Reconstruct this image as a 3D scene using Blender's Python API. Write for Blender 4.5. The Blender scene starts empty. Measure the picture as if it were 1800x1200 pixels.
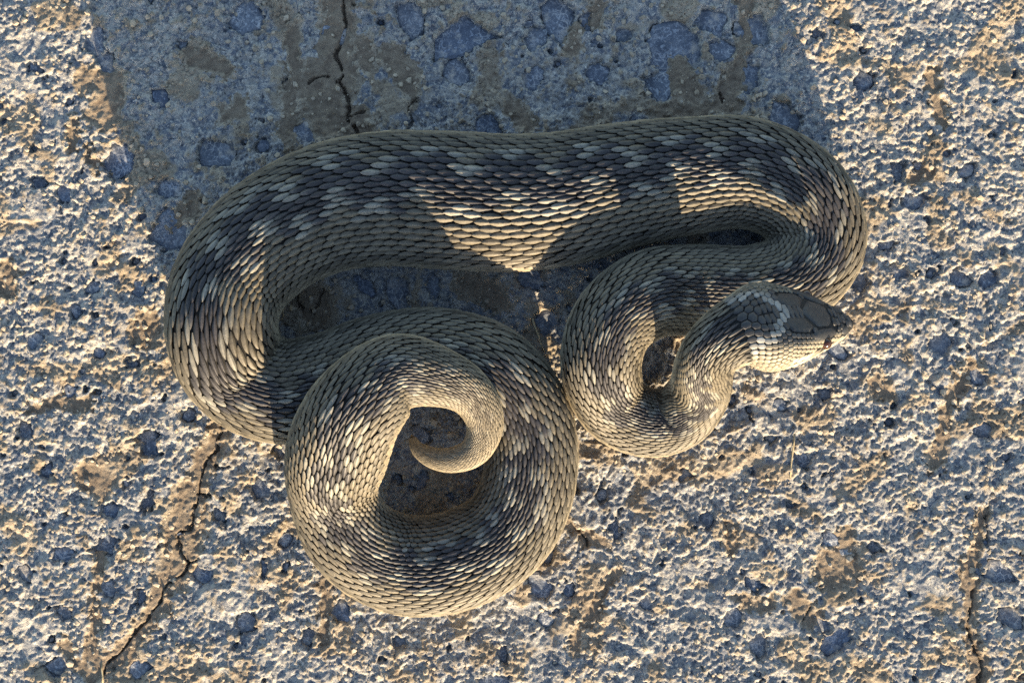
import bpy, math, random
import numpy as np

# ------------------------------------------------------------------ units
# All layout numbers below are in "ticks": 1 tick = 0.125 mm, the origin on
# the ground, x to the right, y away, z up.  U turns ticks into metres.
U = 0.000125
H = 2700.0                      # camera height in ticks (about 34 cm)
scene = bpy.context.scene
col = scene.collection

# ------------------------------------------------------------------ camera
cam_data = bpy.data.cameras.new('camera')
cam = bpy.data.objects.new('camera', cam_data)
col.objects.link(cam)
cam.location = (0, 0, H * U)
cam.rotation_euler = (0, 0, 0)
cam_data.sensor_width = 36.0
cam_data.lens = 36.0 * H / 1800.0
cam_data.clip_start = 0.01
cam_data.clip_end = 500.0
scene.camera = cam

# ------------------------------------------------------------------ light
SUN_EL = math.radians(15.0)
SHX, SHY = -0.30, 1.0           # direction in which shadows fall
sh = math.hypot(SHX, SHY)
SHX, SHY = SHX / sh, SHY / sh
world = bpy.data.worlds.new('World')
scene.world = world
world.use_nodes = True
wn = world.node_tree.nodes
wl = world.node_tree.links
bg = wn['Background']
sky = wn.new('ShaderNodeTexSky')
sky.sky_type = 'NISHITA'
sky.sun_disc = False
sky.sun_elevation = SUN_EL
sky.sun_rotation = math.atan2(-SHX, -SHY)
sky.air_density = 1.0
sky.dust_density = 0.8
sky.ozone_density = 0.8
wl.new(sky.outputs[0], bg.inputs[0])
bg.inputs[1].default_value = 0.122

sun_data = bpy.data.lights.new('sun', 'SUN')
sun_data.energy = 5.0
sun_data.angle = math.radians(0.53)
sun_data.color = (1.0, 0.79, 0.52)
sun = bpy.data.objects.new('sun', sun_data)
col.objects.link(sun)
from mathutils import Vector
ld = Vector((SHX * math.cos(SUN_EL), SHY * math.cos(SUN_EL), -math.sin(SUN_EL)))
sun.rotation_euler = ld.to_track_quat('-Z', 'Y').to_euler()
sun.location = (0.1, -0.4, 0.5)

scene.view_settings.view_transform = 'Standard'
scene.view_settings.look = 'None'
scene.view_settings.exposure = 1.55
scene.view_settings.gamma = 1.0
scene.view_settings.use_curve_mapping = False
scene.cycles.max_bounces = 5
scene.cycles.diffuse_bounces = 3
scene.cycles.use_denoising = False
scene.cycles.denoiser = 'OPENIMAGEDENOISE'

# ------------------------------------------------------------------ noise
def hash2(ix, iy, seed):
    h = (ix.astype(np.int64) * 374761393 + iy.astype(np.int64) * 668265263 + seed * 974634777) & 0xFFFFFFFF
    h = ((h ^ (h >> 13)) * 1274126177) & 0xFFFFFFFF
    h = (h ^ (h >> 16)) & 0xFFFFFFFF
    h = (h * 2246822519) & 0xFFFFFFFF
    return ((h ^ (h >> 15)) & 0xFFFFFF) / float(0xFFFFFF)

def gnoise(x, y, seed=0):
    """gradient noise, about -0.7..0.7"""
    x0 = np.floor(x); y0 = np.floor(y)
    fx = x - x0; fy = y - y0
    ux = fx * fx * fx * (fx * (fx * 6 - 15) + 10)
    uy = fy * fy * fy * (fy * (fy * 6 - 15) + 10)
    def g(dx, dy):
        a = hash2(x0 + dx, y0 + dy, seed) * 2 * math.pi
        return np.cos(a) * (fx - dx) + np.sin(a) * (fy - dy)
    a = g(0, 0); b = g(1, 0); c = g(0, 1); d = g(1, 1)
    return (a + (b - a) * ux) + ((c + (d - c) * ux) - (a + (b - a) * ux)) * uy

def worley(x, y, seed=0):
    """distance to the nearest grain centre, two random numbers of that grain, offset from its centre"""
    x0 = np.floor(x); y0 = np.floor(y)
    best = np.full(x.shape, 9.0); r1 = np.zeros(x.shape); r2 = np.zeros(x.shape); ex = np.zeros(x.shape); ey = np.zeros(x.shape)
    for dx in (-1, 0, 1):
        for dy in (-1, 0, 1):
            cx = x0 + dx; cy = y0 + dy
            h1 = hash2(cx, cy, seed); h2 = hash2(cx, cy, seed + 1)
            vx = cx + 0.1 + 0.8 * h1 - x; vy = cy + 0.1 + 0.8 * h2 - y
            d = np.abs(vx) ** 1.6 + np.abs(vy) ** 1.6
            m = d < best
            best = np.where(m, d, best)
            r1 = np.where(m, (h1 * 7.31 + h2 * 3.77) % 1.0, r1)
            r2 = np.where(m, (h1 * 3.17 + h2 * 9.13) % 1.0, r2)
            ex = np.where(m, vx, ex); ey = np.where(m, vy, ey)
    return best ** 0.625, r1, r2, ex, ey

def smooth(a, b, v):
    t = np.clip((v - a) / (b - a), 0, 1)
    return t * t * (3 - 2 * t)

# ------------------------------------------------------------------ materials
def new_mat(name):
    m = bpy.data.materials.new(name)
    m.use_nodes = True
    nt = m.node_tree
    return m, nt, nt.nodes, nt.links, nt.nodes['Principled BSDF']

def tex_coord(n, l, scale=1.0):
    tc = n.new('ShaderNodeTexCoord')
    mp = n.new('ShaderNodeMapping')
    mp.inputs['Scale'].default_value = (scale,) * 3
    l.new(tc.outputs['Object'], mp.inputs['Vector'])
    return mp.outputs['Vector']

def noise_node(n, l, vec, scale, detail=4, rough=0.55, dist=0.0):
    t = n.new('ShaderNodeTexNoise')
    t.inputs['Scale'].default_value = scale
    t.inputs['Detail'].default_value = detail
    t.inputs['Roughness'].default_value = rough
    t.inputs['Distortion'].default_value = dist
    l.new(vec, t.inputs['Vector'])
    return t.outputs['Fac']

def ramp(n, l, fac, stops):
    r = n.new('ShaderNodeValToRGB')
    e = r.color_ramp.elements
    while len(e) < len(stops):
        e.new(0.5)
    for k, (p, c) in enumerate(stops):
        e[k].position = p
        e[k].color = (c[0], c[1], c[2], 1) if len(c) == 3 else c
    l.new(fac, r.inputs[0])
    return r.outputs[0]

def mix(n, l, fac, a, b, kind='MIX'):
    m = n.new('ShaderNodeMix')
    m.data_type = 'RGBA'
    m.blend_type = kind
    for val, sock in ((fac, m.inputs[0]), (a, m.inputs[6]), (b, m.inputs[7])):
        if isinstance(val, (int, float)):
            sock.default_value = val
        elif isinstance(val, tuple):
            sock.default_value = (val[0], val[1], val[2], 1)
        else:
            l.new(val, sock)
    return m.outputs[2]

K = 1.0 / U                      # object coordinates are metres; noise scales in 1/metre

def ground_material():
    m, nt, n, l, p = new_mat('dried_mud_over_stone')
    v = tex_coord(n, l)
    a = n.new('ShaderNodeAttribute'); a.attribute_name = 'mud'
    mud = a.outputs['Fac']
    # grey cementing dust
    f1 = noise_node(n, l, v, K / 26, 6, 0.62, 0.4)
    grey = ramp(n, l, f1, [(0.28, (0.20, 0.197, 0.20)), (0.42, (0.34, 0.328, 0.31)), (0.56, (0.46, 0.435, 0.385)), (0.75, (0.53, 0.50, 0.435))])
    at1 = n.new('ShaderNodeAttribute'); at1.attribute_name = 'chip'
    at2 = n.new('ShaderNodeAttribute'); at2.attribute_name = 'grain'
    chips = ramp(n, l, at1.outputs['Fac'], [(0.0, (0.075, 0.10, 0.145)), (0.24, (0.14, 0.165, 0.21)), (0.33, (0.36, 0.345, 0.315)), (0.70, (0.43, 0.395, 0.335)), (0.88, (0.50, 0.46, 0.39)), (1.0, (0.36, 0.29, 0.21))])
    grns = ramp(n, l, at2.outputs['Fac'], [(0.10, (0.09, 0.11, 0.15)), (0.28, (0.28, 0.28, 0.285)), (0.52, (0.42, 0.395, 0.35)), (0.75, (0.50, 0.46, 0.385)), (0.93, (0.58, 0.54, 0.46))])
    grey = mix(n, l, 0.68, grey, mix(n, l, 0.5, chips, grns))
    f2 = noise_node(n, l, v, K / 13, 6, 0.72, 0.5)
    grey = mix(n, l, ramp(n, l, f2, [(0.48, (0, 0, 0)), (0.56, (0.9, 0.9, 0.9))]), grey, (0.13, 0.152, 0.192))
    f3 = noise_node(n, l, v, K / 7, 4, 0.7)
    grey = mix(n, l, ramp(n, l, f3, [(0.55, (0, 0, 0)), (0.61, (1, 1, 1))]), grey, (0.55, 0.52, 0.46))
    f4 = noise_node(n, l, v, K / 5, 3, 0.7)
    grey = mix(n, l, ramp(n, l, f4, [(0.30, (1, 1, 1)), (0.38, (0, 0, 0))]), grey, (0.09, 0.085, 0.085))
    # brown mud
    g1 = noise_node(n, l, v, K / 60, 6, 0.6)
    brown = ramp(n, l, g1, [(0.30, (0.23, 0.185, 0.135)), (0.50, (0.33, 0.275, 0.205)), (0.70, (0.45, 0.39, 0.30))])
    g2 = noise_node(n, l, v, K / 5, 4, 0.7)
    brown = mix(n, l, ramp(n, l, g2, [(0.40, (1, 1, 1)), (0.30, (0, 0, 0))]), brown, (0.16, 0.115, 0.08), 'MIX')
    # edges of the mud broken up by noise
    h1 = noise_node(n, l, v, K / 14, 6, 0.65)
    add = n.new('ShaderNodeMath'); add.operation = 'MULTIPLY_ADD'
    l.new(h1, add.inputs[0]); add.inputs[1].default_value = 0.9; l.new(mud, add.inputs[2])
    fac = ramp(n, l, add.outputs[0], [(0.80, (0, 0, 0)), (1.0, (1, 1, 1))])
    sm = n.new('ShaderNodeMapRange'); sm.inputs[1].default_value = 1.05; sm.inputs[2].default_value = 1.6
    l.new(mud, sm.inputs[0])
    shaded_mud = ramp(n, l, noise_node(n, l, v, K / 17, 6, 0.7), [(0.35, (0.17, 0.13, 0.095)), (0.6, (0.27, 0.215, 0.155)), (0.75, (0.34, 0.28, 0.21))])  # darker mud for the sunken seams, their dimness put into the colour
    brown = mix(n, l, sm.outputs[0], brown, shaded_mud)
    c = mix(n, l, fac, grey, brown)
    dk = n.new('ShaderNodeAttribute'); dk.attribute_name = 'crack'
    c = mix(n, l, dk.outputs['Fac'], c, (0.10, 0.075, 0.055))
    l.new(c, p.inputs['Base Color'])
    p.inputs['Roughness'].default_value = 0.92
    p.inputs['Specular IOR Level'].default_value = 0.2
    b1 = noise_node(n, l, v, K / 7, 8, 0.8)
    bp = n.new('ShaderNodeBump')
    bp.inputs['Strength'].default_value = 0.9
    bp.inputs['Distance'].default_value = 4.5 * U
    l.new(b1, bp.inputs['Height'])
    l.new(bp.outputs[0], p.inputs['Normal'])
    return m

def stone_material():
    m, nt, n, l, p = new_mat('blue_grey_stone')
    v = tex_coord(n, l)
    gm = n.new('ShaderNodeNewGeometry')
    v = gm.outputs['Position']
    f = noise_node(n, l, v, K / 22, 5, 0.6, 0.6)
    c = ramp(n, l, f, [(0.32, (0.080, 0.097, 0.128)), (0.55, (0.13, 0.152, 0.19)), (0.72, (0.23, 0.25, 0.28))])
    vo = n.new('ShaderNodeTexVoronoi'); vo.feature = 'DISTANCE_TO_EDGE'
    vo.inputs['Scale'].default_value = K / 13
    w = n.new('ShaderNodeTexNoise'); w.inputs['Scale'].default_value = K / 14; w.inputs['Detail'].default_value = 4
    l.new(v, w.inputs['Vector'])
    wm = n.new('ShaderNodeVectorMath'); wm.operation = 'MULTIPLY_ADD'
    l.new(w.outputs['Color'], wm.inputs[0]); wm.inputs[1].default_value = (18 * U,) * 3; l.new(v, wm.inputs[2])
    l.new(wm.outputs[0], vo.inputs['Vector'])
    fl = noise_node(n, l, v, K / 8, 4, 0.7, 1.2)
    fleck = ramp(n, l, fl, [(0.52, (0, 0, 0)), (0.62, (1, 1, 1))])
    c = mix(n, l, fleck, c, (0.31, 0.345, 0.39))
    edge = ramp(n, l, vo.outputs['Distance'], [(0.0, (1, 1, 1)), (0.07, (0, 0, 0))])
    sel = ramp(n, l, noise_node(n, l, v, K / 40, 3), [(0.45, (0, 0, 0)), (0.6, (1, 1, 1))])
    ef = mix(n, l, 1.0, edge, sel, 'MULTIPLY')
    c = mix(n, l, ef, c, (0.46, 0.47, 0.47))
    # dust lying in hollows
    du = ramp(n, l, noise_node(n, l, v, K / 34, 6, 0.68), [(0.55, (0, 0, 0)), (0.66, (1, 1, 1))])
    c = mix(n, l, du, c, (0.44, 0.41, 0.36))
    oi = n.new('ShaderNodeObjectInfo')
    tone = ramp(n, l, oi.outputs['Random'], [(0.0, (0.75, 0.80, 0.90)), (0.35, (1.15, 1.12, 1.08)), (0.6, (0.85, 0.85, 0.87)), (0.8, (1.1, 1.05, 1.0)), (1.0, (0.95, 0.92, 0.9))])
    c = mix(n, l, 1.0, c, tone, 'MULTIPLY')
    l.new(c, p.inputs['Base Color'])
    p.inputs['Roughness'].default_value = 0.7
    p.inputs['Specular IOR Level'].default_value = 0.3
    bp = n.new('ShaderNodeBump'); bp.inputs['Strength'].default_value = 0.8; bp.inputs['Distance'].default_value = 3.0 * U
    l.new(noise_node(n, l, v, K / 11, 6, 0.7), bp.inputs['Height'])
    l.new(bp.outputs[0], p.inputs['Normal'])
    return m

def scale_material(name, rough, spec):
    m, nt, n, l, p = new_mat(name)
    a = n.new('ShaderNodeAttribute'); a.attribute_name = 'tint'
    gm = n.new('ShaderNodeNewGeometry')
    v = gm.outputs['Position']
    f = noise_node(n, l, v, K / 7, 5, 0.7)
    k = ramp(n, l, f, [(0.3, (0.62, 0.62, 0.64)), (0.7, (1.22, 1.20, 1.16))])
    c = mix(n, l, 1.0, a.outputs['Color'], k, 'MULTIPLY')
    l.new(c, p.inputs['Base Color'])
    p.inputs['Roughness'].default_value = rough
    p.inputs['Specular IOR Level'].default_value = spec
    bp = n.new('ShaderNodeBump'); bp.inputs['Strength'].default_value = 0.35; bp.inputs['Distance'].default_value = 1.0 * U
    l.new(noise_node(n, l, v, K / 4, 3, 0.6), bp.inputs['Height'])
    l.new(bp.outputs[0], p.inputs['Normal'])
    return m

def plain(name, c, rough=0.5, spec=0.4):
    m, nt, n, l, p = new_mat(name)
    v = n.new('ShaderNodeNewGeometry').outputs['Position']
    f = noise_node(n, l, v, K / 12, 4)
    k = ramp(n, l, f, [(0.3, tuple(x * 0.6 for x in c)), (0.7, tuple(min(1, x * 1.2) for x in c))])
    l.new(k, p.inputs['Base Color'])
    p.inputs['Roughness'].default_value = rough
    p.inputs['Specular IOR Level'].default_value = spec
    return m

M_ground = ground_material()
M_stone = stone_material()
M_scale = scale_material('keeled_scale', 0.55, 0.42)
M_plate = scale_material('head_plate', 0.45, 0.35)
M_skin = scale_material('skin_between_scales', 0.7, 0.2)
M_eye = plain('eye', (0.05, 0.018, 0.008), 0.12, 0.6)
M_straw = plain('straw', (0.50, 0.40, 0.24), 0.8, 0.2)
M_crumb = plain('mud_crumb', (0.40, 0.34, 0.26), 0.95, 0.1)

# ------------------------------------------------------------------ mesh helper
def mesh_obj(name, verts, faces, mat, parent=None, attrs=None, smooth_shade=True, kind=None, color=None):
    """verts (N,3) in ticks; faces (M,k) of one arity or a list of tuples"""
    me = bpy.data.meshes.new(name)
    v = np.asarray(verts, dtype=np.float64) * U
    if isinstance(faces, np.ndarray):
        k = faces.shape[1]
        me.vertices.add(len(v)); me.vertices.foreach_set('co', v.ravel().astype(np.float32))
        me.loops.add(faces.size); me.loops.foreach_set('vertex_index', faces.ravel().astype(np.int32))
        me.polygons.add(len(faces))
        me.polygons.foreach_set('loop_start', np.arange(0, faces.size, k, dtype=np.int32))
        me.update(calc_edges=True)
    else:
        me.from_pydata([tuple(x) for x in v], [], [tuple(int(i) for i in f) for f in faces])
        me.update()
    me.polygons.foreach_set('use_smooth', np.full(len(me.polygons), smooth_shade))
    for an, av in (attrs or {}).items():
        at = me.attributes.new(an, 'FLOAT', 'POINT')
        at.data.foreach_set('value', np.asarray(av, dtype=np.float32))
    if color is not None:
        at = me.attributes.new('tint', 'FLOAT_COLOR', 'POINT')
        cc = np.ones((len(v), 4), dtype=np.float32); cc[:, :3] = color
        at.data.foreach_set('color', cc.ravel())
    me.materials.append(mat)
    o = bpy.data.objects.new(name, me)
    col.objects.link(o)
    o.parent = parent
    if kind:
        o['kind'] = kind
    return o

def W(px, py):
    """position on the picture plane of the ground, in ticks"""
    return np.array([px - 900.0, 600.0 - py])

# ================================================================== GROUND
rng = np.random.default_rng(11)
random.seed(5)

# ---- stones set in the surface: (x, y, radius)
named = [(165, 75, 34), (185, 110, 28), (430, 25, 34), (590, 60, 30), (720, 30, 40), (815, 65, 62), (805, 125, 34),
         (535, 225, 44), (590, 220, 24), (205, 280, 40), (375, 270, 40), (300, 330, 28), (110, 340, 30), (300, 410, 42),
         (60, 120, 26), (280, 170, 22), (980, 30, 44), (1190, 80, 54), (1165, 150, 30), (1265, 85, 30), (1250, 40, 34),
         (1330, 50, 36), (1310, 140, 36), (1385, 210, 38), (940, 70, 26), (935, 140, 28), (1100, 60, 26), (1050, 130, 26),
         (240, 510, 26), (490, 800, 30), (255, 770, 26), (260, 790, 26), (190, 900, 28), (190, 950, 26), (180, 960, 40),
         (260, 880, 30), (385, 905, 24), (245, 1050, 26), (190, 1035, 30), (460, 860, 30), (430, 1095, 36), (120, 690, 26),
         (65, 320, 20), (700, 520, 34), (860, 520, 30), (930, 490, 30), (760, 500, 24), (960, 560, 34), (640, 500, 24),
         (1470, 1130, 46), (1460, 950, 26), (1450, 1100, 30), (1580, 300, 26), (1700, 300, 24), (1690, 490, 28),
         (1740, 490, 34), (1640, 480, 20), (1560, 430, 24), (1760, 1010, 46), (1780, 1090, 36), (1325, 1030, 26),
         (1080, 930, 30), (960, 970, 34), (1060, 870, 22), (1410, 810, 26), (1730, 760, 28), (1720, 660, 34), (1440, 60, 20),
         (1520, 140, 34), (1000, 1040, 24), (960, 1090, 26), (600, 1080, 30), (880, 1150, 26), (1140, 1060, 24),
         (1290, 1090, 32), (130, 545, 24), (60, 600, 26), (40, 760, 28), (80, 830, 24), (110, 1080, 24), (40, 1010, 26),
         (500, 950, 22), (460, 1000, 24), (540, 1120, 24), (700, 1130, 26), (330, 730, 20), (230, 640, 22), (170, 620, 20)]
stones = []
for (px, py, r) in named:
    q = W(px, py)
    lit = py > 620 or px > 1420 or px < 100 + 0.33 * py      # outside the snake's shade the crust covers more of them
    stones.append((q[0], q[1], float(r) * (0.72 if lit else 1.0)))
tries = 0
while len(stones) < 265 and tries < 60000:
    tries += 1
    x = rng.uniform(-1250, 1250); y = rng.uniform(-900, 900)
    r = 9 + 24 * rng.random() ** 2.0
    ok = math.hypot(x + 600, y + 445) > 60
    for (sx, sy, sr) in stones:
        if (sx - x) ** 2 + (sy - y) ** 2 < (0.85 * (sr + r)) ** 2:
            ok = False
            break
    if ok:
        stones.append((x, y, r))
tries = 0
while len(stones) < 640 and tries < 20000:      # small chips
    tries += 1
    x = rng.uniform(-1100, 1100); y = rng.uniform(-800, 800)
    r = 4.0 + 5.0 * rng.random() ** 2
    if all((sx - x) ** 2 + (sy - y) ** 2 > (0.9 * (sr + r)) ** 2 for (sx, sy, sr) in stones):
        stones.append((x, y, r))
NS = len(stones)
SP = []                          # per stone: outline radii, angle, squash, top height, tilt
for i, (x, y, r) in enumerate(stones):
    k = int(rng.integers(6, 10))
    ang = np.sort((np.arange(k) + rng.uniform(-0.36, 0.36, k)) * 2 * math.pi / k)
    rad = r * rng.uniform(0.72, 1.22, k)
    sq = rng.uniform(0.62, 1.0); ro = rng.uniform(0, math.pi)
    vx = np.cos(ang) * rad; vy = np.sin(ang) * rad * sq
    ox = vx * math.cos(ro) - vy * math.sin(ro); oy = vx * math.sin(ro) + vy * math.cos(ro)
    SP.append((ox, oy, rng.uniform(-17.0, -9.5), rng.uniform(-0.10, 0.10), rng.uniform(-0.10, 0.10)))

# ---- sampling grid: dense where the picture looks, growing outwards to 60 m
def axis(half, step, far):
    a = list(np.arange(0, half + step, step))
    s = step
    while a[-1] < far:
        s *= 1.075
        a.append(a[-1] + s)
    a = np.array(a)
    return np.concatenate([-a[:0:-1], a])
gx = axis(940, 2.05, 480000)
gy = axis(640, 2.05, 480000)
nx, ny = len(gx), len(gy)
X, Y = np.meshgrid(gx, gy)
dxs = np.gradient(gx); dys = np.gradient(gy)
SPC = np.maximum(*np.meshgrid(dxs, dys))

def octave(wl, seed, wx=0.0, wy=0.0):
    """noise of one wavelength, fading where the grid is too coarse for it"""
    fade = np.clip(2.2 - SPC * 4.0 / wl, 0, 1)
    return gnoise((X + wx) / wl, (Y + wy) / wl, seed) * fade

wx = octave(60, 1) * 26 + octave(24, 2) * 9
wy = octave(60, 3) * 26 + octave(24, 4) * 9
big = octave(260, 5) * 1.2 + octave(120, 6) * 0.8
rid1 = 1 - np.abs(octave(46, 7, wx, wy)) * 3.0
rid2 = 1 - np.abs(octave(21, 8, wx * 0.7, wy * 0.7)) * 3.0
fin = octave(17, 9) + 0.8 * octave(10, 10) + 0.75 * octave(6.2, 12)
rid1 = np.clip(rid1, -0.6, 1); rid2 = np.clip(rid2, -0.6, 1)
patch = smooth(-0.25, 0.45, big + 0.5 * octave(75, 13))
pitn = octave(74, 21, wx, wy) + 0.7 * octave(36, 22, wx, wy) + 0.35 * octave(18, 23)
plat = smooth(-0.28, 0.12, pitn)
win = (slice(np.searchsorted(gy, -1500), np.searchsorted(gy, 1500)), slice(np.searchsorted(gx, -1800), np.searchsorted(gx, 1800)))
def grains(size, seed, warp):
    n1 = np.zeros(X.shape); n2 = np.full(X.shape, 0.5); n3 = np.zeros(X.shape)
    f, r1, r2, ex, ey = worley((X[win] + wx[win] * warp) / size, (Y[win] + wy[win] * warp) / size, seed)
    fade = np.clip(2.2 - SPC[win] * 3.0 / size, 0, 1)
    n1[win] = ((r1 - 0.5) + 0.9 * (r2 - 0.5) * ex * 2 + 0.9 * ((r1 * 5.3 + r2) % 1.0 - 0.5) * ey * 2 + 0.55 * (0.45 - f)) * fade
    n2[win] = r2
    return n1, n2
ga, ca = grains(25.0, 61, 0.45)
gb, cb = grains(11.5, 71, 0.35)
gc, cc_ = grains(7.0, 81, 0.25)
rough_m = smooth(-0.45, 0.35, octave(130, 27) + octave(48, 28) + 0.3)
hgt = (-7.5 + 4.8 * plat + 1.6 * np.maximum(rid1, 0) ** 2.0 * (0.4 + 0.8 * patch) + 1.8 * np.maximum(rid2, 0) ** 1.6
       + 1.5 * fin + (0.18 + 0.72 * rough_m) * (2.0 * ga + 3.3 * gb + 3.2 * gc) + 2.0 * octave(100, 14))
O16 = octave(16, 33) * 2.4 + octave(7, 34) * 1.6
O38 = octave(38, 35)
near = smooth(3000, 1200, np.maximum(np.abs(X), np.abs(Y)))
hgt = hgt * (0.25 + 0.75 * near) + (1 - near) * 18 * octave(2400, 15)
mud = 0.20 + 0.42 * smooth(-5, 5, hgt) + 0.42 * smooth(0.02, 0.4, octave(90, 16) + 0.5 * octave(40, 17))

# ---- stone beds: the mud is sunk over every stone so that it shows, ragged at its rim
for (sx, sy, r), (ox, oy, zt, ta, tb) in zip(stones, SP):
    R = r * 1.5
    i0, i1 = np.searchsorted(gx, [sx - R, sx + R]); j0, j1 = np.searchsorted(gy, [sy - R, sy + R])
    if i1 <= i0 or j1 <= j0:
        continue
    lx = X[j0:j1, i0:i1] - sx; ly = Y[j0:j1, i0:i1] - sy
    d = np.full(lx.shape, -1e9)
    k = len(ox)
    for a in range(k):
        b = (a + 1) % k
        ex, ey = ox[b] - ox[a], oy[b] - oy[a]
        ln = math.hypot(ex, ey) + 1e-9
        d = np.maximum(d, ((lx - ox[a]) * ey - (ly - oy[a]) * ex) / ln)
    rag = wx[j0:j1, i0:i1] * 0.30 + fin[j0:j1, i0:i1] * 7.0
    inside = smooth(1.5, -4.0, d + rag)
    hgt[j0:j1, i0:i1] = hgt[j0:j1, i0:i1] * (1 - inside) + (zt - 5.0 + 0.25 * hgt[j0:j1, i0:i1]) * inside
    mud[j0:j1, i0:i1] *= 1 - 0.7 * inside

# ---- seams, lumps and plates of smoother brown mud, some cracked
crack = np.zeros_like(X)
def seg_dist(pts, cut=90):
    best = np.full(X.shape, 1e9)
    P = [W(*p) for p in pts]
    xs = [p[0] for p in P]; ys = [p[1] for p in P]
    i0, i1 = np.searchsorted(gx, [min(xs) - cut, max(xs) + cut]); j0, j1 = np.searchsorted(gy, [min(ys) - cut, max(ys) + cut])
    sl = (slice(j0, j1), slice(i0, i1))
    xx = X[sl] + wx[sl] * 0.5; yy = Y[sl] + wy[sl] * 0.5
    bb = np.full(xx.shape, 1e9)
    for a, b in zip(P[:-1], P[1:]):
        e = b - a
        t = np.clip(((xx - a[0]) * e[0] + (yy - a[1]) * e[1]) / (e @ e + 1e-9), 0, 1)
        bb = np.minimum(bb, np.hypot(xx - a[0] - t * e[0], yy - a[1] - t * e[1]))
    return sl, bb

def seam(pts, hw, z, keep=0.12):
    hw = hw * 1.2
    z = -(4.5 + 0.38 * z)
    sl, d = seg_dist(pts, hw + 40)
    f = smooth(hw * 1.2, hw * 0.45, d + fin[sl] * 7 + (gb[sl] + ga[sl]) * 7)
    prof = z * (0.75 + 0.25 * np.sqrt(np.clip(1 - (d / (hw * 1.2)) ** 2, 0, 1)))
    hgt[sl] = hgt[sl] * (1 - f * (1 - keep)) + prof * f + 2.2 * fin[sl] * f
    mud[sl] = np.maximum(mud[sl], f * 1.7)

def crackline(pts, hw=2.6, depth=9):
    sl, d = seg_dist(pts, 40)
    d = np.abs(d + O16[sl] + 2.5 * gb[sl])
    hw = hw * (0.95 + 0.5 * O38[sl])
    f = smooth(hw, hw * 0.35, d)
    hgt[sl] -= depth * f
    crack[sl] = np.maximum(crack[sl], f)

seam([(598, -40), (592, 60), (600, 120), (585, 160), (560, 200)], 30, 2)
seam([(560, 150), (575, 200)], 46, 2)
seam([(620, 205), (640, 250)], 26, 3)
seam([(510, 60), (515, 150), (505, 240)], 16, 2)
seam([(390, 745), (365, 800), (345, 870), (322, 905)], 20, 9)
seam([(335, 880), (318, 960), (300, 1010)], 34, 8)
seam([(300, 1010), (275, 1070), (215, 1150), (160, 1185)], 19, 9)
seam([(160, 1185), (110, 1140)], 12, 8)
seam([(1705, 640), (1665, 730), (1645, 812)], 13, 11)
seam([(1730, 900), (1702, 1000), (1712, 1100), (1728, 1240)], 13, 10)
seam([(1312, -30), (1312, 60), (1295, 130)], 13, 5)
seam([(1290, 140), (1268, 178)], 24, 10)
seam([(1290, 180), (1170, 195)], 15, 3)
seam([(1195, 120), (1210, 160)], 26, 3)
seam([(1050, 10), (1045, 35)], 16, 2)
seam([(1012, 55), (1008, 85)], 16, 2)
seam([(1078, 1010), (1040, 1080), (1005, 1135)], 11, 9)
seam([(566, 1030), (569, 1120)], 10, 9)
seam([(172, 980), (165, 1060), (163, 1150)], 10, 8)
seam([(1480, 985), (1470, 1010)], 38, 11)
seam([(1475, 955), (1490, 955)], 20, 12)
seam([(1287, 925), (1285, 965)], 13, 10)
seam([(1310, 1055), (1350, 1062)], 16, 8)
seam([(1400, 1060), (1425, 1085)], 18, 8)
seam([(150, 140), (195, 145), (180, 205)], 24, 2)
seam([(155, 262), (175, 300)], 10, 8)
seam([(130, 215), (125, 260)], 12, 9)
seam([(10, 470), (20, 510)], 18, 8)
seam([(265, 560), (250, 590)], 20, 7)
seam([(530, 520), (560, 545)], 32, 0)
seam([(820, 500), (880, 520)], 26, 1)
seam([(690, 95), (720, 150)], 22, 2)
seam([(640, 80), (650, 110)], 18, 2)
seam([(340, 100), (390, 120)], 22, 2)
seam([(395, 200), (420, 190)], 18, 2)
seam([(300, 390), (340, 360)], 18, 2)
seam([(905, 190), (925, 215)], 20, 2)
seam([(1640, 130), (1655, 210)], 12, 10)
seam([(1600, 320), (1640, 300)], 12, 8)
seam([(160, 835), (175, 850)], 26, 9)
seam([(60, 720), (150, 705)], 12, 8)
seam([(1000, 925), (1060, 960)], 13, 5)
seam([(1540, 670), (1560, 690)], 18, 8)
crackline([(604, -30), (601, 30), (604, 60), (595, 95), (600, 130), (592, 145), (604, 160), (612, 185), (608, 200), (625, 228), (640, 260)], 3.4, 12)
crackline([(592, 140), (570, 136), (545, 145)], 2.6)
crackline([(612, 200), (640, 190)], 2.6)
crackline([(735, 170), (715, 190), (722, 215), (712, 230)], 2.8)
crackline([(388, 748), (382, 790), (365, 800), (352, 830), (350, 865), (345, 885), (330, 915), (325, 930), (308, 942), (312, 970), (326, 988), (318, 1010), (295, 1025), (285, 1060), (255, 1090), (236, 1112), (215, 1140), (190, 1160), (180, 1185)], 3.0, 10)
crackline([(366, 808), (385, 818), (405, 815)], 2.4)
crackline([(345, 872), (360, 875), (372, 873)], 2.4)
crackline([(326, 988), (345, 985)], 2.4)
crackline([(525, 520), (530, 545), (550, 550), (562, 535), (565, 510)], 3.0)
crackline([(1735, 910), (1742, 935), (1736, 960)], 2.8)
crackline([(1712, 1040), (1708, 1090), (1722, 1160), (1725, 1200)], 2.6)
crackline([(1268, 160), (1275, 178)], 2.8)
crackline([(1425, 1070), (1412, 1090)], 2.6)
crackline([(1010, 930), (1030, 950), (1032, 962)], 2.6)

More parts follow.
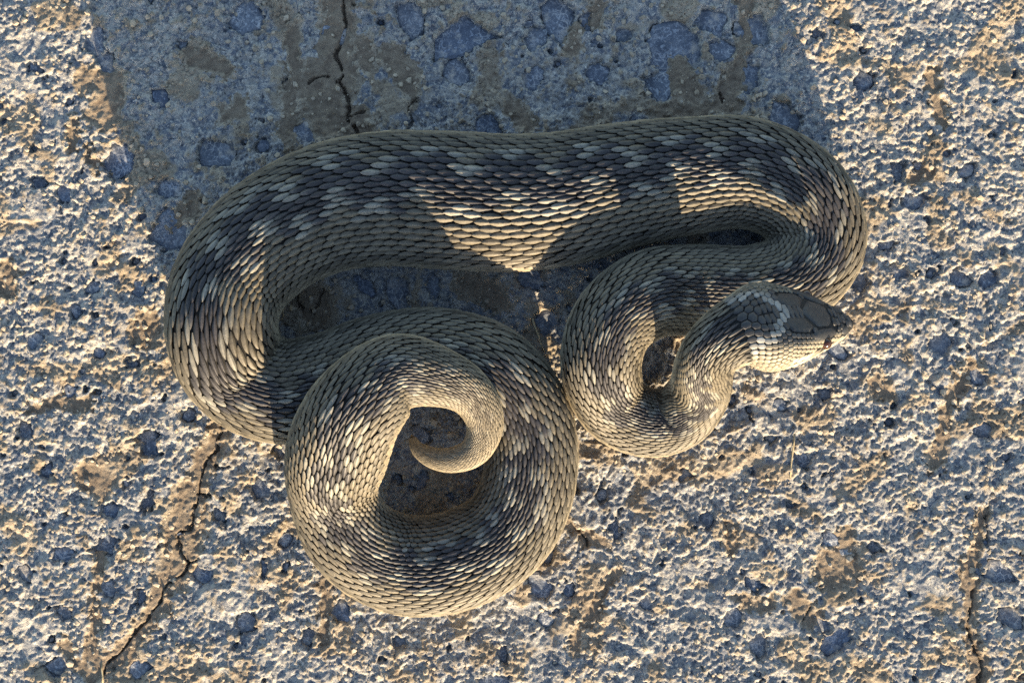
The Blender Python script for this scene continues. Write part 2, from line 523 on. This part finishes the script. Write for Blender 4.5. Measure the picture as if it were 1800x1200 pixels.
hgt = np.minimum(hgt, 15)
ids = np.arange(nx * ny).reshape(ny, nx)
quads = np.stack([ids[:-1, :-1], ids[:-1, 1:], ids[1:, 1:], ids[1:, :-1]], -1).reshape(-1, 4)
ground = mesh_obj('ground', np.stack([X.ravel(), Y.ravel(), hgt.ravel()], 1), quads, M_ground,
                  attrs={'mud': mud.ravel(), 'crack': crack.ravel() * 0.4, 'chip': ca.ravel(), 'grain': (0.6 * cb + 0.4 * cc_).ravel()}, kind='structure')

def ground_z(x, y):
    i = np.clip(np.searchsorted(gx, x), 0, nx - 1); j = np.clip(np.searchsorted(gy, y), 0, ny - 1)
    return hgt[j, i]

# ---- the stones themselves
def stone_geom(i):
    x, y, r = stones[i]
    ox, oy, zt, ta, tb = SP[i]
    k = len(ox)
    rr = np.random.default_rng(1000 + i)
    top = np.stack([ox * 0.84, oy * 0.84, zt + ta * ox + tb * oy + rr.uniform(-1.2, 0.6, k)], 1)
    mid = np.stack([ox, oy, zt - 2.5 + ta * ox + tb * oy + rr.uniform(-1, 0.5, k)], 1)
    bot = np.stack([ox * 1.02, oy * 1.02, np.full(k, -30.0)], 1)
    cen = np.array([[rr.uniform(-.2, .2) * r, rr.uniform(-.2, .2) * r, zt + rr.uniform(0.2, 2.2)]])
    v = np.concatenate([top, mid, bot, cen])
    f = []
    for a in range(k):
        b = (a + 1) % k
        f += [(3 * k, a, b), (a, k + a, k + b, b), (k + a, 2 * k + a, 2 * k + b, k + b)]
    return v, f

def weight(i):
    x, y, r = stones[i]
    return r if (abs(x) < 900 and abs(y) < 600) else 0
order = sorted(range(NS), key=lambda i: -weight(i))
for i in order[:270]:
    v, f = stone_geom(i)
    o = mesh_obj('stone', v, f, M_stone, ground, smooth_shade=False)
    o.location = (stones[i][0] * U, stones[i][1] * U, 0)
vv, ff, n0 = [], [], 0
for i in order[270:]:
    v, f = stone_geom(i)
    v = v + np.array([stones[i][0], stones[i][1], 0])
    vv.append(v); ff += [tuple(a + n0 for a in q) for q in f]; n0 += len(v)
mesh_obj('small_stones', np.concatenate(vv), ff, M_stone, ground, smooth_shade=False, kind='stuff')

# ---- loose grit and crumbs of dry mud lying on the crust
ico = []
ph_ = (1 + 5 ** 0.5) / 2
for q in ((-1, ph_, 0), (1, ph_, 0), (-1, -ph_, 0), (1, -ph_, 0), (0, -1, ph_), (0, 1, ph_), (0, -1, -ph_), (0, 1, -ph_), (ph_, 0, -1), (ph_, 0, 1), (-ph_, 0, -1), (-ph_, 0, 1)):
    ico.append(np.array(q) / math.hypot(1, ph_))
ico = np.array(ico)
icof = np.array([(0, 11, 5), (0, 5, 1), (0, 1, 7), (0, 7, 10), (0, 10, 11), (1, 5, 9), (5, 11, 4), (11, 10, 2), (10, 7, 6), (7, 1, 8), (3, 9, 4), (3, 4, 2), (3, 2, 6), (3, 6, 8), (3, 8, 9), (4, 9, 5), (2, 4, 11), (6, 2, 10), (8, 6, 7), (9, 8, 1)])
NG = 9500
gp = np.stack([rng.uniform(-1000, 1000, NG), rng.uniform(-700, 700, NG)], 1)
keepg = (gnoise(gp[:, 0] / 110, gp[:, 1] / 110, 51) + 0.5 * gnoise(gp[:, 0] / 40, gp[:, 1] / 40, 52)) > -0.12
gp = gp[keepg]
gr_ = 1.4 + 5.2 * rng.random(len(gp)) ** 4
gv = ico[None] * (gr_[:, None, None] * rng.uniform(0.55, 1.35, (len(gp), 12, 1))) * np.array((1, 1, 0.75))
gv = gv + np.stack([gp[:, 0], gp[:, 1], ground_z(gp[:, 0], gp[:, 1]) + gr_ * 0.25], 1)[:, None, :]
gf = (icof[None] + (np.arange(len(gp)) * 12)[:, None, None]).reshape(-1, 3)
mesh_obj('grit', gv.reshape(-1, 3), gf, M_crumb, ground, smooth_shade=False, kind='stuff')

# ================================================================== SNAKE
# centre line from snout to tail tip: picture x, y, half width (as seen), height of the
# centre line (None = lying on the ground), height/width ratio, squareness, roll in degrees
NODES = [
    (1495, 569, 11, 186, .80, 2.2, -24),
    (1480, 570, 23, 190, .78, 2.5, -26),
    (1453, 572, 38, 202, .76, 2.8, -29),
    (1420, 573, 55, 218, .72, 3.0, -31),
    (1385, 574, 71, 236, .66, 3.0, -32),
    (1350, 575, 81, 252, .62, 2.9, -31),
    (1325, 578, 79, 262, .68, 2.6, -27),
    (1296, 584, 61, 272, .90, 2.2, -18),
    (1264, 604, 53, 266, 1.05, 2.0, -8),
    (1238, 641, 51, 196, 1.15, 2.0, 0),
    (1227, 691, 54, 112, 1.05, 2.0, 0),
    (1192, 732, 57, 62, .98, 2.0, 0),
    (1140, 743, 59, 52, .95, 2, 0),
    (1082, 715, 63, 58, 1.0, 2, 0),
    (1056, 645, 69, 92, 1.1, 2, 0),
    (1075, 570, 72, 100, 1.05, 2, 0),
    (1140, 518, 76, 86, 1.0, 2, 0),
    (1225, 510, 78, None, 1.02, 2, 0),
    (1315, 512, 78, None, 1.05, 2, 0),
    (1392, 490, 80, None, .98, 2, 0),
    (1436, 425, 84, None, 0.85, 2, 0),
    (1408, 352, 89, None, 0.80, 2, 0),
    (1320, 306, 95, None, 0.72, 2, 0),
    (1200, 311, 101, None, 0.70, 2, 0),
    (1090, 328, 108, None, 0.69, 2, 0),
    (985, 350, 114, None, 0.68, 2, 0),
    (895, 357, 117, None, 0.68, 2, 0),
    (780, 352, 117, None, 0.68, 2, 0),
    (665, 350, 114, None, 0.70, 2, 0),
    (560, 372, 109, 68, .82, 2, 0),
    (468, 424, 104, 82, .95, 2, 0),
    (405, 500, 99, 96, 1.05, 2, 0),
    (391, 585, 95, 108, 1.1, 2, 0),
    (424, 655, 92, None, 1.05, 2, 0),
    (492, 687, 90, None, 1.02, 2, 0),
    (575, 674, 87, None, 1.02, 2, 0),
    (665, 640, 85, None, 1.02, 2, 0),
    (770, 626, 83, None, 1.10, 2, 0),
    (865, 655, 81, None, 1.20, 2, 0),
    (922, 735, 81, None, 1.08, 2, 0),
    (932, 835, 80, None, 1.05, 2, 0),
    (892, 930, 82, None, .95, 2, 0),
    (800, 985, 86, None, .92, 2, 0),
    (702, 990, 85, None, .92, 2, 0),
    (622, 945, 80, 84, .95, 2, 0),
    (587, 872, 76, 110, .95, 2, 0),
    (594, 792, 88, 166, .95, 2, 0),
    (632, 712, 82, 206, 1.1, 2, 0),
    (700, 655, 68, 204, 1.1, 2, 0),
    (770, 662, 52, 200, 1.0, 2, 0),
    (828, 692, 40, 184, 1.0, 2, 0),
    (853, 745, 32, 170, 1.0, 2, 0),
    (834, 793, 26, 160, .95, 2, 0),
    (787, 809, 21, 150, .92, 2, 0),
    (748, 799, 16, 142, .92, 2, 0),
    (728, 781, 10, 136, .92, 2, 0),
    (724, 764, 4.5, 131, .92, 2, 0),
]
nodes = []
for (px, py, hw, z, hr, sq, ro) in NODES:
    w = hw
    for _ in range(6):
        zc = (0.76 * hr * w) if z is None else z
        zeff = zc * 1.0
        w = hw * (H - zeff) / H
    x = (px - 900) * (H - zc) / H
    y = (600 - py) * (H - zc) / H
    nodes.append((x, y, zc, w, w * hr, sq, math.radians(ro)))
nodes = np.array(nodes)

def catmull(P, per=24):
    out = []
    n = len(P)
    d = np.sqrt(np.linalg.norm(np.diff(P[:, :3], axis=0), axis=1))
    t = np.concatenate([[0], np.cumsum(d)])
    for i in range(n - 1):
        p0 = P[max(i - 1, 0)]; p1 = P[i]; p2 = P[i + 1]; p3 = P[min(i + 2, n - 1)]
        t0 = t[i - 1] if i > 0 else t[i] - d[0]
        t1, t2 = t[i], t[i + 1]
        t3 = t[i + 2] if i + 2 < n else t[i + 1] + d[-1]
        if i == 0: p0 = 2 * p1 - p2
        if i + 2 >= n: p3 = 2 * p2 - p1
        for u in np.linspace(t1, t2, per, endpoint=False):
            A1 = (t1 - u) / (t1 - t0) * p0 + (u - t0) / (t1 - t0) * p1
            A2 = (t2 - u) / (t2 - t1) * p1 + (u - t1) / (t2 - t1) * p2
            A3 = (t3 - u) / (t3 - t2) * p2 + (u - t2) / (t3 - t2) * p3
            B1 = (t2 - u) / (t2 - t0) * A1 + (u - t0) / (t2 - t0) * A2
            B2 = (t3 - u) / (t3 - t1) * A2 + (u - t1) / (t3 - t1) * A3
            out.append((t2 - u) / (t2 - t1) * B1 + (u - t1) / (t2 - t1) * B2)
    out.append(P[-1])
    return np.array(out)

S = catmull(nodes)
arc = np.concatenate([[0], np.cumsum(np.linalg.norm(np.diff(S[:, :3], axis=0), axis=1))])
LEN = arc[-1]
ss = np.arange(0, LEN, 3.0)
CV = np.stack([np.interp(ss, arc, S[:, k]) for k in range(7)], 1)
def blur(a, n):
    k = np.ones(n) / n
    p = np.pad(a, (n // 2, n - 1 - n // 2), mode='edge')
    return np.convolve(p, k, 'valid')
for k in range(7):
    CV[20:, k] = blur(CV[:, k], 9)[20:]
T = np.gradient(CV[:, :3], axis=0)
T /= np.linalg.norm(T, axis=1)[:, None]
for k in range(3):
    T[:, k] = blur(T[:, k], 11)
T /= np.linalg.norm(T, axis=1)[:, None]
SD = np.cross(T, np.array([0, 0, 1.0])); SD /= np.linalg.norm(SD, axis=1)[:, None]
UP = np.cross(SD, T)
cr, sr_ = np.cos(CV[:, 6])[:, None], np.sin(CV[:, 6])[:, None]
SD, UP = SD * cr + UP * sr_, UP * cr - SD * sr_
TAB = np.concatenate([CV[:, :6], SD, UP], 1)      # 0-2 centre, 3 hw, 4 hh, 5 square, 6-8 side, 9-11 up

def surf(s, th, h):
    """point on the snake: s along it, th degrees round from the back, h above the skin"""
    s, th, h = np.broadcast_arrays(np.asarray(s, float), np.asarray(th, float), np.asarray(h, float))
    f = np.clip(s / 3.0, 0, len(TAB) - 1.001)
    i = f.astype(int); f = (f - i)[..., None]
    q = TAB[i] * (1 - f) + TAB[i + 1] * f
    a = np.radians(th)
    sn, cs = np.sin(a), np.cos(a)
    e = 2.0 / q[..., 5]
    px = np.sign(sn) * np.abs(sn) ** e
    py = np.sign(cs) * np.abs(cs) ** e
    py = np.where(py < 0, py * 0.78, py)
    nxl = sn / q[..., 3]; nyl = cs / q[..., 4]
    nl = np.hypot(nxl, nyl); nxl /= nl; nyl /= nl
    lx = q[..., 3] * px + h * nxl
    ly = q[..., 4] * py + h * nyl
    return q[..., 0:3] + q[..., 6:9] * lx[..., None] + q[..., 9:12] * ly[..., None]

def hw_at(s):
    return np.interp(s, ss, CV[:, 3])

snake = bpy.data.objects.new('snake', None)
col.objects.link(snake)
snake['label'] = 'coiled grey brown viper with dark zigzag back lying on the cracked muddy ground'
snake['category'] = 'snake'
snake.empty_display_size = 0.02

HEAD_END = float(arc[24 * 7])                      # where the head meets the neck
random.seed(3)

# ---- colour of the animal at (s, th)
C_DARK = np.array((0.030, 0.028, 0.029))
C_MID = np.array((0.112, 0.097, 0.070))
C_PALE = np.array((0.255, 0.240, 0.198))
C_FLANK = np.array((0.40, 0.34, 0.235))
C_SLATE = np.array((0.055, 0.058, 0.062))

pat_roll_s = [0, 900, 1400, 1800, 2600, 3000, 3500, 4200, LEN]
def pattern(s, th, hw, rnd):
    """scale colour: s, th, body half width, two random numbers 0..1"""
    # blend of the back band: dark zigzag with pale borders, on brownish grey
    ph = PHI(s)
    tri = 2 * abs(2 * (ph - math.floor(ph + 0.5))) - 1
    front = 1.0 - min(1.0, max(0.0, (s - 700) / 500.0))      # bolder marks towards the head
    off = 8.0 * math.sin(math.pi * ph) + 4.0 + 9.0 * float(np.interp(s, [1100, 1400, 2600, 3000], [0, 1, 1, 0]))
    wav = math.cos(2 * math.pi * ph)
    half = 17.5 + 11.0 * wav
    d = abs(th - off) - half
    j = (rnd[0] - 0.5) * 7
    e = th - off
    notch = wav < -0.1
    if d + j * 0.5 < 0:
        c = C_DARK * (1.0 + 0.8 * rnd[1])
    elif d < (15.0 if notch else 4.0) + j * 0.4:
        c = C_PALE * ((0.66 if notch else 0.46) + 0.32 * rnd[1])
    else:
        c = C_MID * (0.75 + 0.55 * rnd[1])
        ph2 = ph * 2 + (0.25 if th > 0 else 0.75)
        fl = abs(ph2 - math.floor(ph2) - 0.5) * 2
        a = abs(th)
        if 58 < a < 74 and fl < 0.4:
            c = c * (0.55 - 0.2 * front)
        if a > 70:
            k = min(1.0, (a - 70) / 26.0)
            c = c * (1 - 0.75 * k) + C_FLANK * (0.75 + 0.5 * rnd[1]) * 0.7 * k
    tail = min(1.0, max(0.0, (s - (LEN - 330)) / 200.0))     # the tail fades to plain tan
    return c * (1 - tail) + np.array((0.27, 0.225, 0.15)) * (0.7 + 0.5 * rnd[1]) * tail * 0.75 + c * tail * 0.25

# zigzag phase grows with distance measured in body widths
_ph = np.concatenate([[0], np.cumsum(3.0 / (0.66 * np.maximum(CV[1:, 3], 10)))])
def PHI(s):
    return float(np.interp(s, ss, _ph))

# ---- body: one continuous skin from snout to tail tip
rs = np.concatenate([np.array([0, 3, 6, 10, 15, 21]), np.arange(28, LEN - 3, 6.0), [LEN - 2]])
ths = np.linspace(-180, 180, 37)[:-1]
RS, TH = np.meshgrid(rs, ths, indexing='ij')
BV = surf(RS, TH, -0.6 - 0.016 * np.interp(RS, ss, CV[:, 3]))
na, nb = RS.shape
bid = np.arange(na * nb).reshape(na, nb)
bq = np.stack([bid[:-1, :], np.roll(bid, -1, 1)[:-1, :], np.roll(bid, -1, 1)[1:, :], bid[1:, :]], -1).reshape(-1, 4)
bv = BV.reshape(-1, 3)
tipv = np.array([surf(0.0, 0.0, 0) * 0.5 + surf(0.0, 180.0, 0) * 0.5 - T[0] * 6, surf(LEN - 2.0, 0.0, 0) * 0.5 + surf(LEN - 2.0, 180.0, 0) * 0.5 + T[-1] * 5])
ia, ib = len(bv), len(bv) + 1
faces = [tuple(q) for q in bq]
for k in range(nb):
    faces.append((ia, bid[0, (k + 1) % nb], bid[0, k]))
    faces.append((ib, bid[-1, k], bid[-1, (k + 1) % nb]))
bv = np.concatenate([bv, tipv])
thf = np.abs(np.concatenate([TH.ravel(), [180, 180]]))
belly = smooth(120, 138, thf)[:, None]
bcol = np.array((0.012, 0.011, 0.010)) * (1 - belly) + np.array((0.30, 0.25, 0.18)) * belly
hd = smooth(HEAD_END + 30, HEAD_END - 20, np.concatenate([RS.ravel(), [0, LEN]]))[:, None]
bcol = bcol * (1 - hd) + np.array((0.026, 0.026, 0.026)) * hd
body = mesh_obj('body', bv, faces, M_skin, snake, color=bcol)

# ---- dorsal scales
NR = 20
row_th = [math.copysign((abs(j) / NR) ** 1.16 * 130, j) for j in range(-NR, NR + 1)]
u_ = np.array([0.0, 0.16, 0.40, 0.66, 0.88, 1.0])
w_ = np.array([0.22, 0.72, 1.0, 0.96, 0.60, 0.06])
v_ = np.array([-1, -0.5, 0, 0.5, 1])
sq_faces = []
for a in range(len(u_) - 1):
    for b in range(len(v_) - 1):
        i = a * len(v_) + b
        sq_faces.append((i, i + 1, i + len(v_) + 1, i + len(v_)))
sq_faces = np.array(sq_faces)

recs = []
s = HEAD_END + 2
step_i = 0
while s < LEN - 8:
    hw = float(hw_at(s))
    pitch = 0.262 * hw + 1.2
    for jr in range(-NR, NR + 1):
        th0 = row_th[jr + NR]
        dth = (row_th[min(jr + NR + 1, 2 * NR)] - row_th[max(jr + NR - 1, 0)]) / (2 if abs(jr) < NR else 1)
        s0 = s + (pitch * 0.5 if jr % 2 else 0)
        recs.append((s0, th0, pitch, dth, hw))
    s += pitch
    step_i += 1
rr = np.random.default_rng(77)
NSC = len(recs)
R_ = np.array(recs)
jit = rr.normal(0, 1, (NSC, 4))
u2 = u_[None, :, None]; v2 = v_[None, None, :]
s0 = (R_[:, 0] + jit[:, 0] * R_[:, 2] * 0.04)[:, None, None]
stretch = np.linalg.norm(surf(R_[:, 0] + 6, R_[:, 1], 0) - surf(R_[:, 0] - 6, R_[:, 1], 0), axis=1) / 12.0
ln = (R_[:, 2] * 1.13 * (1 + 0.03 * jit[:, 1]) * np.clip(stretch, 0.8, 1.8) ** -0.42)[:, None, None]
th0 = (R_[:, 1] + jit[:, 2] * 0.35)[:, None, None]
hwid = (R_[:, 3] * 0.535)[:, None, None]
hws = (R_[:, 4] / 100.0)[:, None, None]
# on the flanks scales are rounder and lie flatter
flank = smooth(60, 110, np.abs(R_[:, 1]))[:, None, None]
wprof = w_[None, :, None]
GS = s0 + ln * u2 + 0 * v2
GT = th0 + hwid * wprof * v2
lift = (3.4 - 0.8 * flank) * hws * (1 + 0.12 * jit[:, 3][:, None, None])
GH = -0.6 * hws + lift * (u2 ** 1.1) + 1.9 * hws * (1 - v2 ** 2) * (1 - 0.25 * u2) + 2.3 * hws * (1 - 0.6 * flank) * (np.abs(v2) < 0.1) * np.sin(np.pi * np.clip(u2 * 0.9 + 0.08, 0, 1))
GV = surf(GS, GT, GH).reshape(NSC, -1, 3)
rc = rr.random((NSC, 2))
tint = np.array([pattern(R_[i, 0] + R_[i, 2] * 0.7, R_[i, 1], R_[i, 4], rc[i]) for i in range(NSC)])
# keel and tip paler; sides and base darker: pigment plus shade painted in
vt = np.ones((1, len(u_), len(v_)))
vt[:, :, 2] = 1.28
vt[:, :, 0] = 0.86; vt[:, :, 4] = 0.86
vt[:, :2, :] *= 0.85
vt[:, 4:, :] *= 1.12
nxt = np.empty_like(tint)                       # neighbour further back in the same row
nrow = 2 * NR + 1
nxt[:-nrow] = tint[nrow:]; nxt[-nrow:] = tint[-nrow:]
blend = (0.30 * smooth(0.45, 1.0, u_))[None, :, None, None]
TC = ((tint[:, None, None, :] * (1 - blend) + nxt[:, None, None, :] * blend) * vt[..., None]).reshape(NSC, -1, 3)
# the 290 that show largest (upward-facing, on the thick part of the body) are parts of their own
face = np.cos(np.radians(R_[:, 1])) * R_[:, 4]
clear = np.array([1.0 if (R_[i, 0] > 1500) else 0.6 for i in range(NSC)])
big_i = np.argsort(-(face * clear))[:290]
bigset = set(int(i) for i in big_i)
for i in big_i:
    mesh_obj('dorsal_scale', GV[i], sq_faces, M_scale, snake, color=TC[i])
rest = np.array([i for i in range(NSC) if i not in bigset])
nv = GV.shape[1]
rf = (sq_faces[None] + (np.arange(len(rest)) * nv)[:, None, None]).reshape(-1, 4)
mesh_obj('scale_cover', GV[rest].reshape(-1, 3), rf, M_scale, snake, color=TC[rest].reshape(-1, 3), kind='stuff')

# ---- head: plates and small scales laid on the skin of the head
head = snake
def plate(name, pts, h, tint_c, dome=1.4, mat=M_plate):
    """a shield: pts = outline in (s, th), raised h above the skin"""
    p = np.array(pts, float)
    c = p.mean(0)
    k = len(p)
    rings = [(1.0, -0.8), (0.93, h * 0.75), (0.72, h + dome * 0.6), (0.36, h + dome)]
    v = []
    for f, hh in rings:
        q = c + (p - c) * f
        v.append(surf(q[:, 0], q[:, 1], np.full(k, hh)))
    v.append(surf(c[0], c[1], h + dome * 1.05)[None])
    v = np.concatenate(v)
    fs = []
    for r in range(3):
        for a in range(k):
            b = (a + 1) % k
            fs.append((r * k + a, r * k + b, (r + 1) * k + b, (r + 1) * k + a))
    for a in range(k):
        fs.append((3 * k + a, 3 * k + (a + 1) % k, 4 * k))
    return v, fs

def make_plate(name, pts, h, c, dome=1.4):
    v, f = plate(name, pts, h, c, dome)
    o = mesh_obj(name, v, f, M_plate, snake, color=np.array(c))
    return o

SL = np.array((0.044, 0.045, 0.047))
taken = []
def big_plate(name, pts, c, h=0.8, dome=0.7):
    make_plate(name, pts, h, c, dome)
    taken.append(np.array(pts, float))
# frontal, supraocular, parietal shields (s from the snout, th sideways)
big_plate('frontal_shield', [(62, -12), (72, -18), (98, -17), (122, 0), (98, 17), (72, 18), (62, 12), (57, 0)], SL * 1.0)
for sg in (-1, 1):
    big_plate('supraocular_shield', [(54, sg * 30), (62, sg * 23), (94, sg * 22), (114, sg * 29), (112, sg * 42), (92, sg * 50), (66, sg * 50), (54, sg * 42)], SL * 1.05, 1.8, 1.2)
    big_plate('parietal_shield', [(106, sg * 18), (122, sg * 2.5), (148, sg * 2.5), (162, sg * 11), (150, sg * 22), (120, sg * 26)], SL * 0.85)
    big_plate('nasal_shield', [(14, sg * 38), (22, sg * 22), (36, sg * 26), (38, sg * 50), (26, sg * 62), (16, sg * 58)], SL * 1.1, 1.0, 1.6)
big_plate('rostral_shield', [(3, -55), (3, -20), (5, 0), (3, 20), (3, 55), (12, 26), (15, 0), (12, -26)], SL * 1.2, 1.0, 1.4)

def inside_poly(p, poly):
    x, y = p; c = False; n = len(poly)
    for i in range(n):
        x1, y1 = poly[i]; x2, y2 = poly[(i + 1) % n]
        if (y1 > y) != (y2 > y) and x < (x2 - x1) * (y - y1) / (y2 - y1) + x1:
            c = not c
    return c

def head_colour(s, th, r):
    lat = abs(th)
    # pale V: apex on the crown, arms running back to the corners of the jaw
    arm = 1 + (s - 156) * 0.86
    side = th
    if s > 150 and abs(lat - arm) < 4.5 + (s - 150) * 0.10:
        return np.array((0.25, 0.25, 0.235)) * (0.65 + 0.6 * r)
    if s > 156 and lat < arm:
        return np.array((0.040, 0.041, 0.043)) * (0.85 + 0.4 * r)
    if th < -40 or th > 62:
        k = min(1, (-th - 40) / 12) if th < 0 else 1
        return np.array((0.075, 0.07, 0.06)) * (1 - k) + np.array((0.28, 0.245, 0.18)) * k * (0.85 + 0.3 * r)
    if s > 118 and 24 < th < 62:
        return np.array((0.13, 0.12, 0.095)) * (0.8 + 0.5 * r)
    return SL * (0.8 + 0.5 * r)

hv, hf, hc, n0 = [], [], [], 0
rh = np.random.default_rng(9)
s = 16.0
k_row = 0
while s < HEAD_END + 6:
    hw = float(hw_at(s))
    pit = 10.5
    nth = max(7, int(round(hw * math.pi * 1.25 / 11.5)))
    dth = 236.0 / nth
    for a in range(nth + 1):
        th = -118 + dth * (a + (0.5 if k_row % 2 else 0))
        if abs(th) > 122:
            continue
        if abs(th) > 74 and s < 150:
            continue                               # lip shields go there
        hit = False
        for poly in taken:
            pc = poly.mean(0)
            pp = pc + (poly - pc) * 1.10
            if inside_poly((s + 2, th), pp):
                hit = True; break
        if hit:
            continue
        r0, r1 = rh.random(2)
        L = pit * 0.86 * 0.64; Wd = dth * 0.48
        pts = [(s + L * math.cos(q), th + Wd * math.sin(q) / 0.866) for q in np.linspace(0, 2 * math.pi, 7)[:-1]]
        v, f = plate('', pts, 0.8 + r1 * 0.4, None, 0.6)
        c = head_colour(s, th, r0)
        hv.append(v); hc.append(np.repeat(c[None], len(v), 0)); hf += [tuple(x + n0 for x in q) for q in f]; n0 += len(v)
    s += pit * 0.86
    k_row += 1
mesh_obj('head_scales', np.concatenate(hv), hf, M_plate, snake, color=np.concatenate(hc), kind='stuff')
# lip shields
for sg in (-1, 1):
    s = 12.0
    while s < 150:
        L = 18 if s < 110 else 15
        for (t0, t1) in ((76, 91), (92, 108)):
            pts = [(s + 1, sg * (t0 + 1)), (s + L * 0.5, sg * t0), (s + L - 1, sg * (t0 + 2)), (s + L, sg * (t1 - 1)), (s + L * 0.5, sg * t1), (s + 1, sg * (t1 - 2))]
            c = np.array((0.46, 0.40, 0.30)) * (0.8 + 0.35 * rh.random())
            if t0 == 76 and rh.random() < 0.35:
                c = c * 0.45
            if not (60 < s + L / 2 < 84 and t0 == 76):
                make_plate('lip_shield', pts, 0.8, c, 1.0)
        s += L
    # eye under the supraocular ridge
    ec = surf(80.0, sg * 62.0, 0.5)
    e_th = np.linspace(0, math.pi, 9)[1:-1]; e_ph = np.linspace(0, 2 * math.pi, 14)[:-1]
    ev = [ec + 9.5 * np.array((math.sin(a) * math.cos(b), math.sin(a) * math.sin(b), math.cos(a))) for a in e_th for b in e_ph]
    ev += [ec + np.array((0, 0, 9.5)), ec - np.array((0, 0, 9.5))]
    ef = []
    for a in range(6):
        for b in range(13):
            c2 = (b + 1) % 13
            ef.append((a * 13 + b, a * 13 + c2, (a + 1) * 13 + c2, (a + 1) * 13 + b))
    nE = 7 * 13
    for b in range(13):
        c2 = (b + 1) % 13
        ef.append((nE, c2, b)); ef.append((nE + 1, 6 * 13 + b, 6 * 13 + c2))
    mesh_obj('eye', np.array(ev), ef, M_eye, snake)

# ================================================================== dry stalks lying about
def stalk(label, pts, r):
    P = np.array([list(W(px, py)) + [0.0] for (px, py) in pts])
    P[:, 2] = [float(np.max(ground_z(np.array([p[0] - 4, p[0], p[0] + 4]), np.array([p[1], p[1] + 3, p[1] - 3])))) + r * 0.7 for p in P]
    k = 6
    vs, fs = [], []
    for i, p in enumerate(P):
        d = P[min(i + 1, len(P) - 1)] - P[max(i - 1, 0)]
        d = d / np.linalg.norm(d)
        a = np.cross(d, (0, 0, 1.0)); a /= np.linalg.norm(a); b = np.cross(a, d)
        rr_ = r * (1.0 - 0.45 * i / (len(P) - 1)) * (1.25 if i == len(P) // 2 else 1.0)
        vs += [p + rr_ * (math.cos(q) * a + math.sin(q) * b) for q in np.linspace(0, 2 * math.pi, k, endpoint=False)]
    for i in range(len(P) - 1):
        for q in range(k):
            fs.append((i * k + q, i * k + (q + 1) % k, (i + 1) * k + (q + 1) % k, (i + 1) * k + q))
    fs.append(tuple(range(k))[::-1]); fs.append(tuple(range((len(P) - 1) * k, len(P) * k)))
    o = mesh_obj('straw_stalk', np.array(vs), fs, M_straw)
    o['label'] = label; o['category'] = 'straw'; o['group'] = 'dry stalks on the ground'

stalk('thin pale straw in the shade in the gap between tail coil and neck coil', [(936, 560), (940, 574), (946, 588), (950, 602), (957, 618)], 2.0)
stalk('short upright looking straw beside the lower end of the long muddy crack', [(180, 1204), (179, 1190), (177, 1176), (178, 1166)], 1.9)
stalk('thin straight straw lying on the crust south of the neck coil', [(1397, 762), (1395, 780), (1393, 800), (1390, 820), (1389, 838)], 1.8)
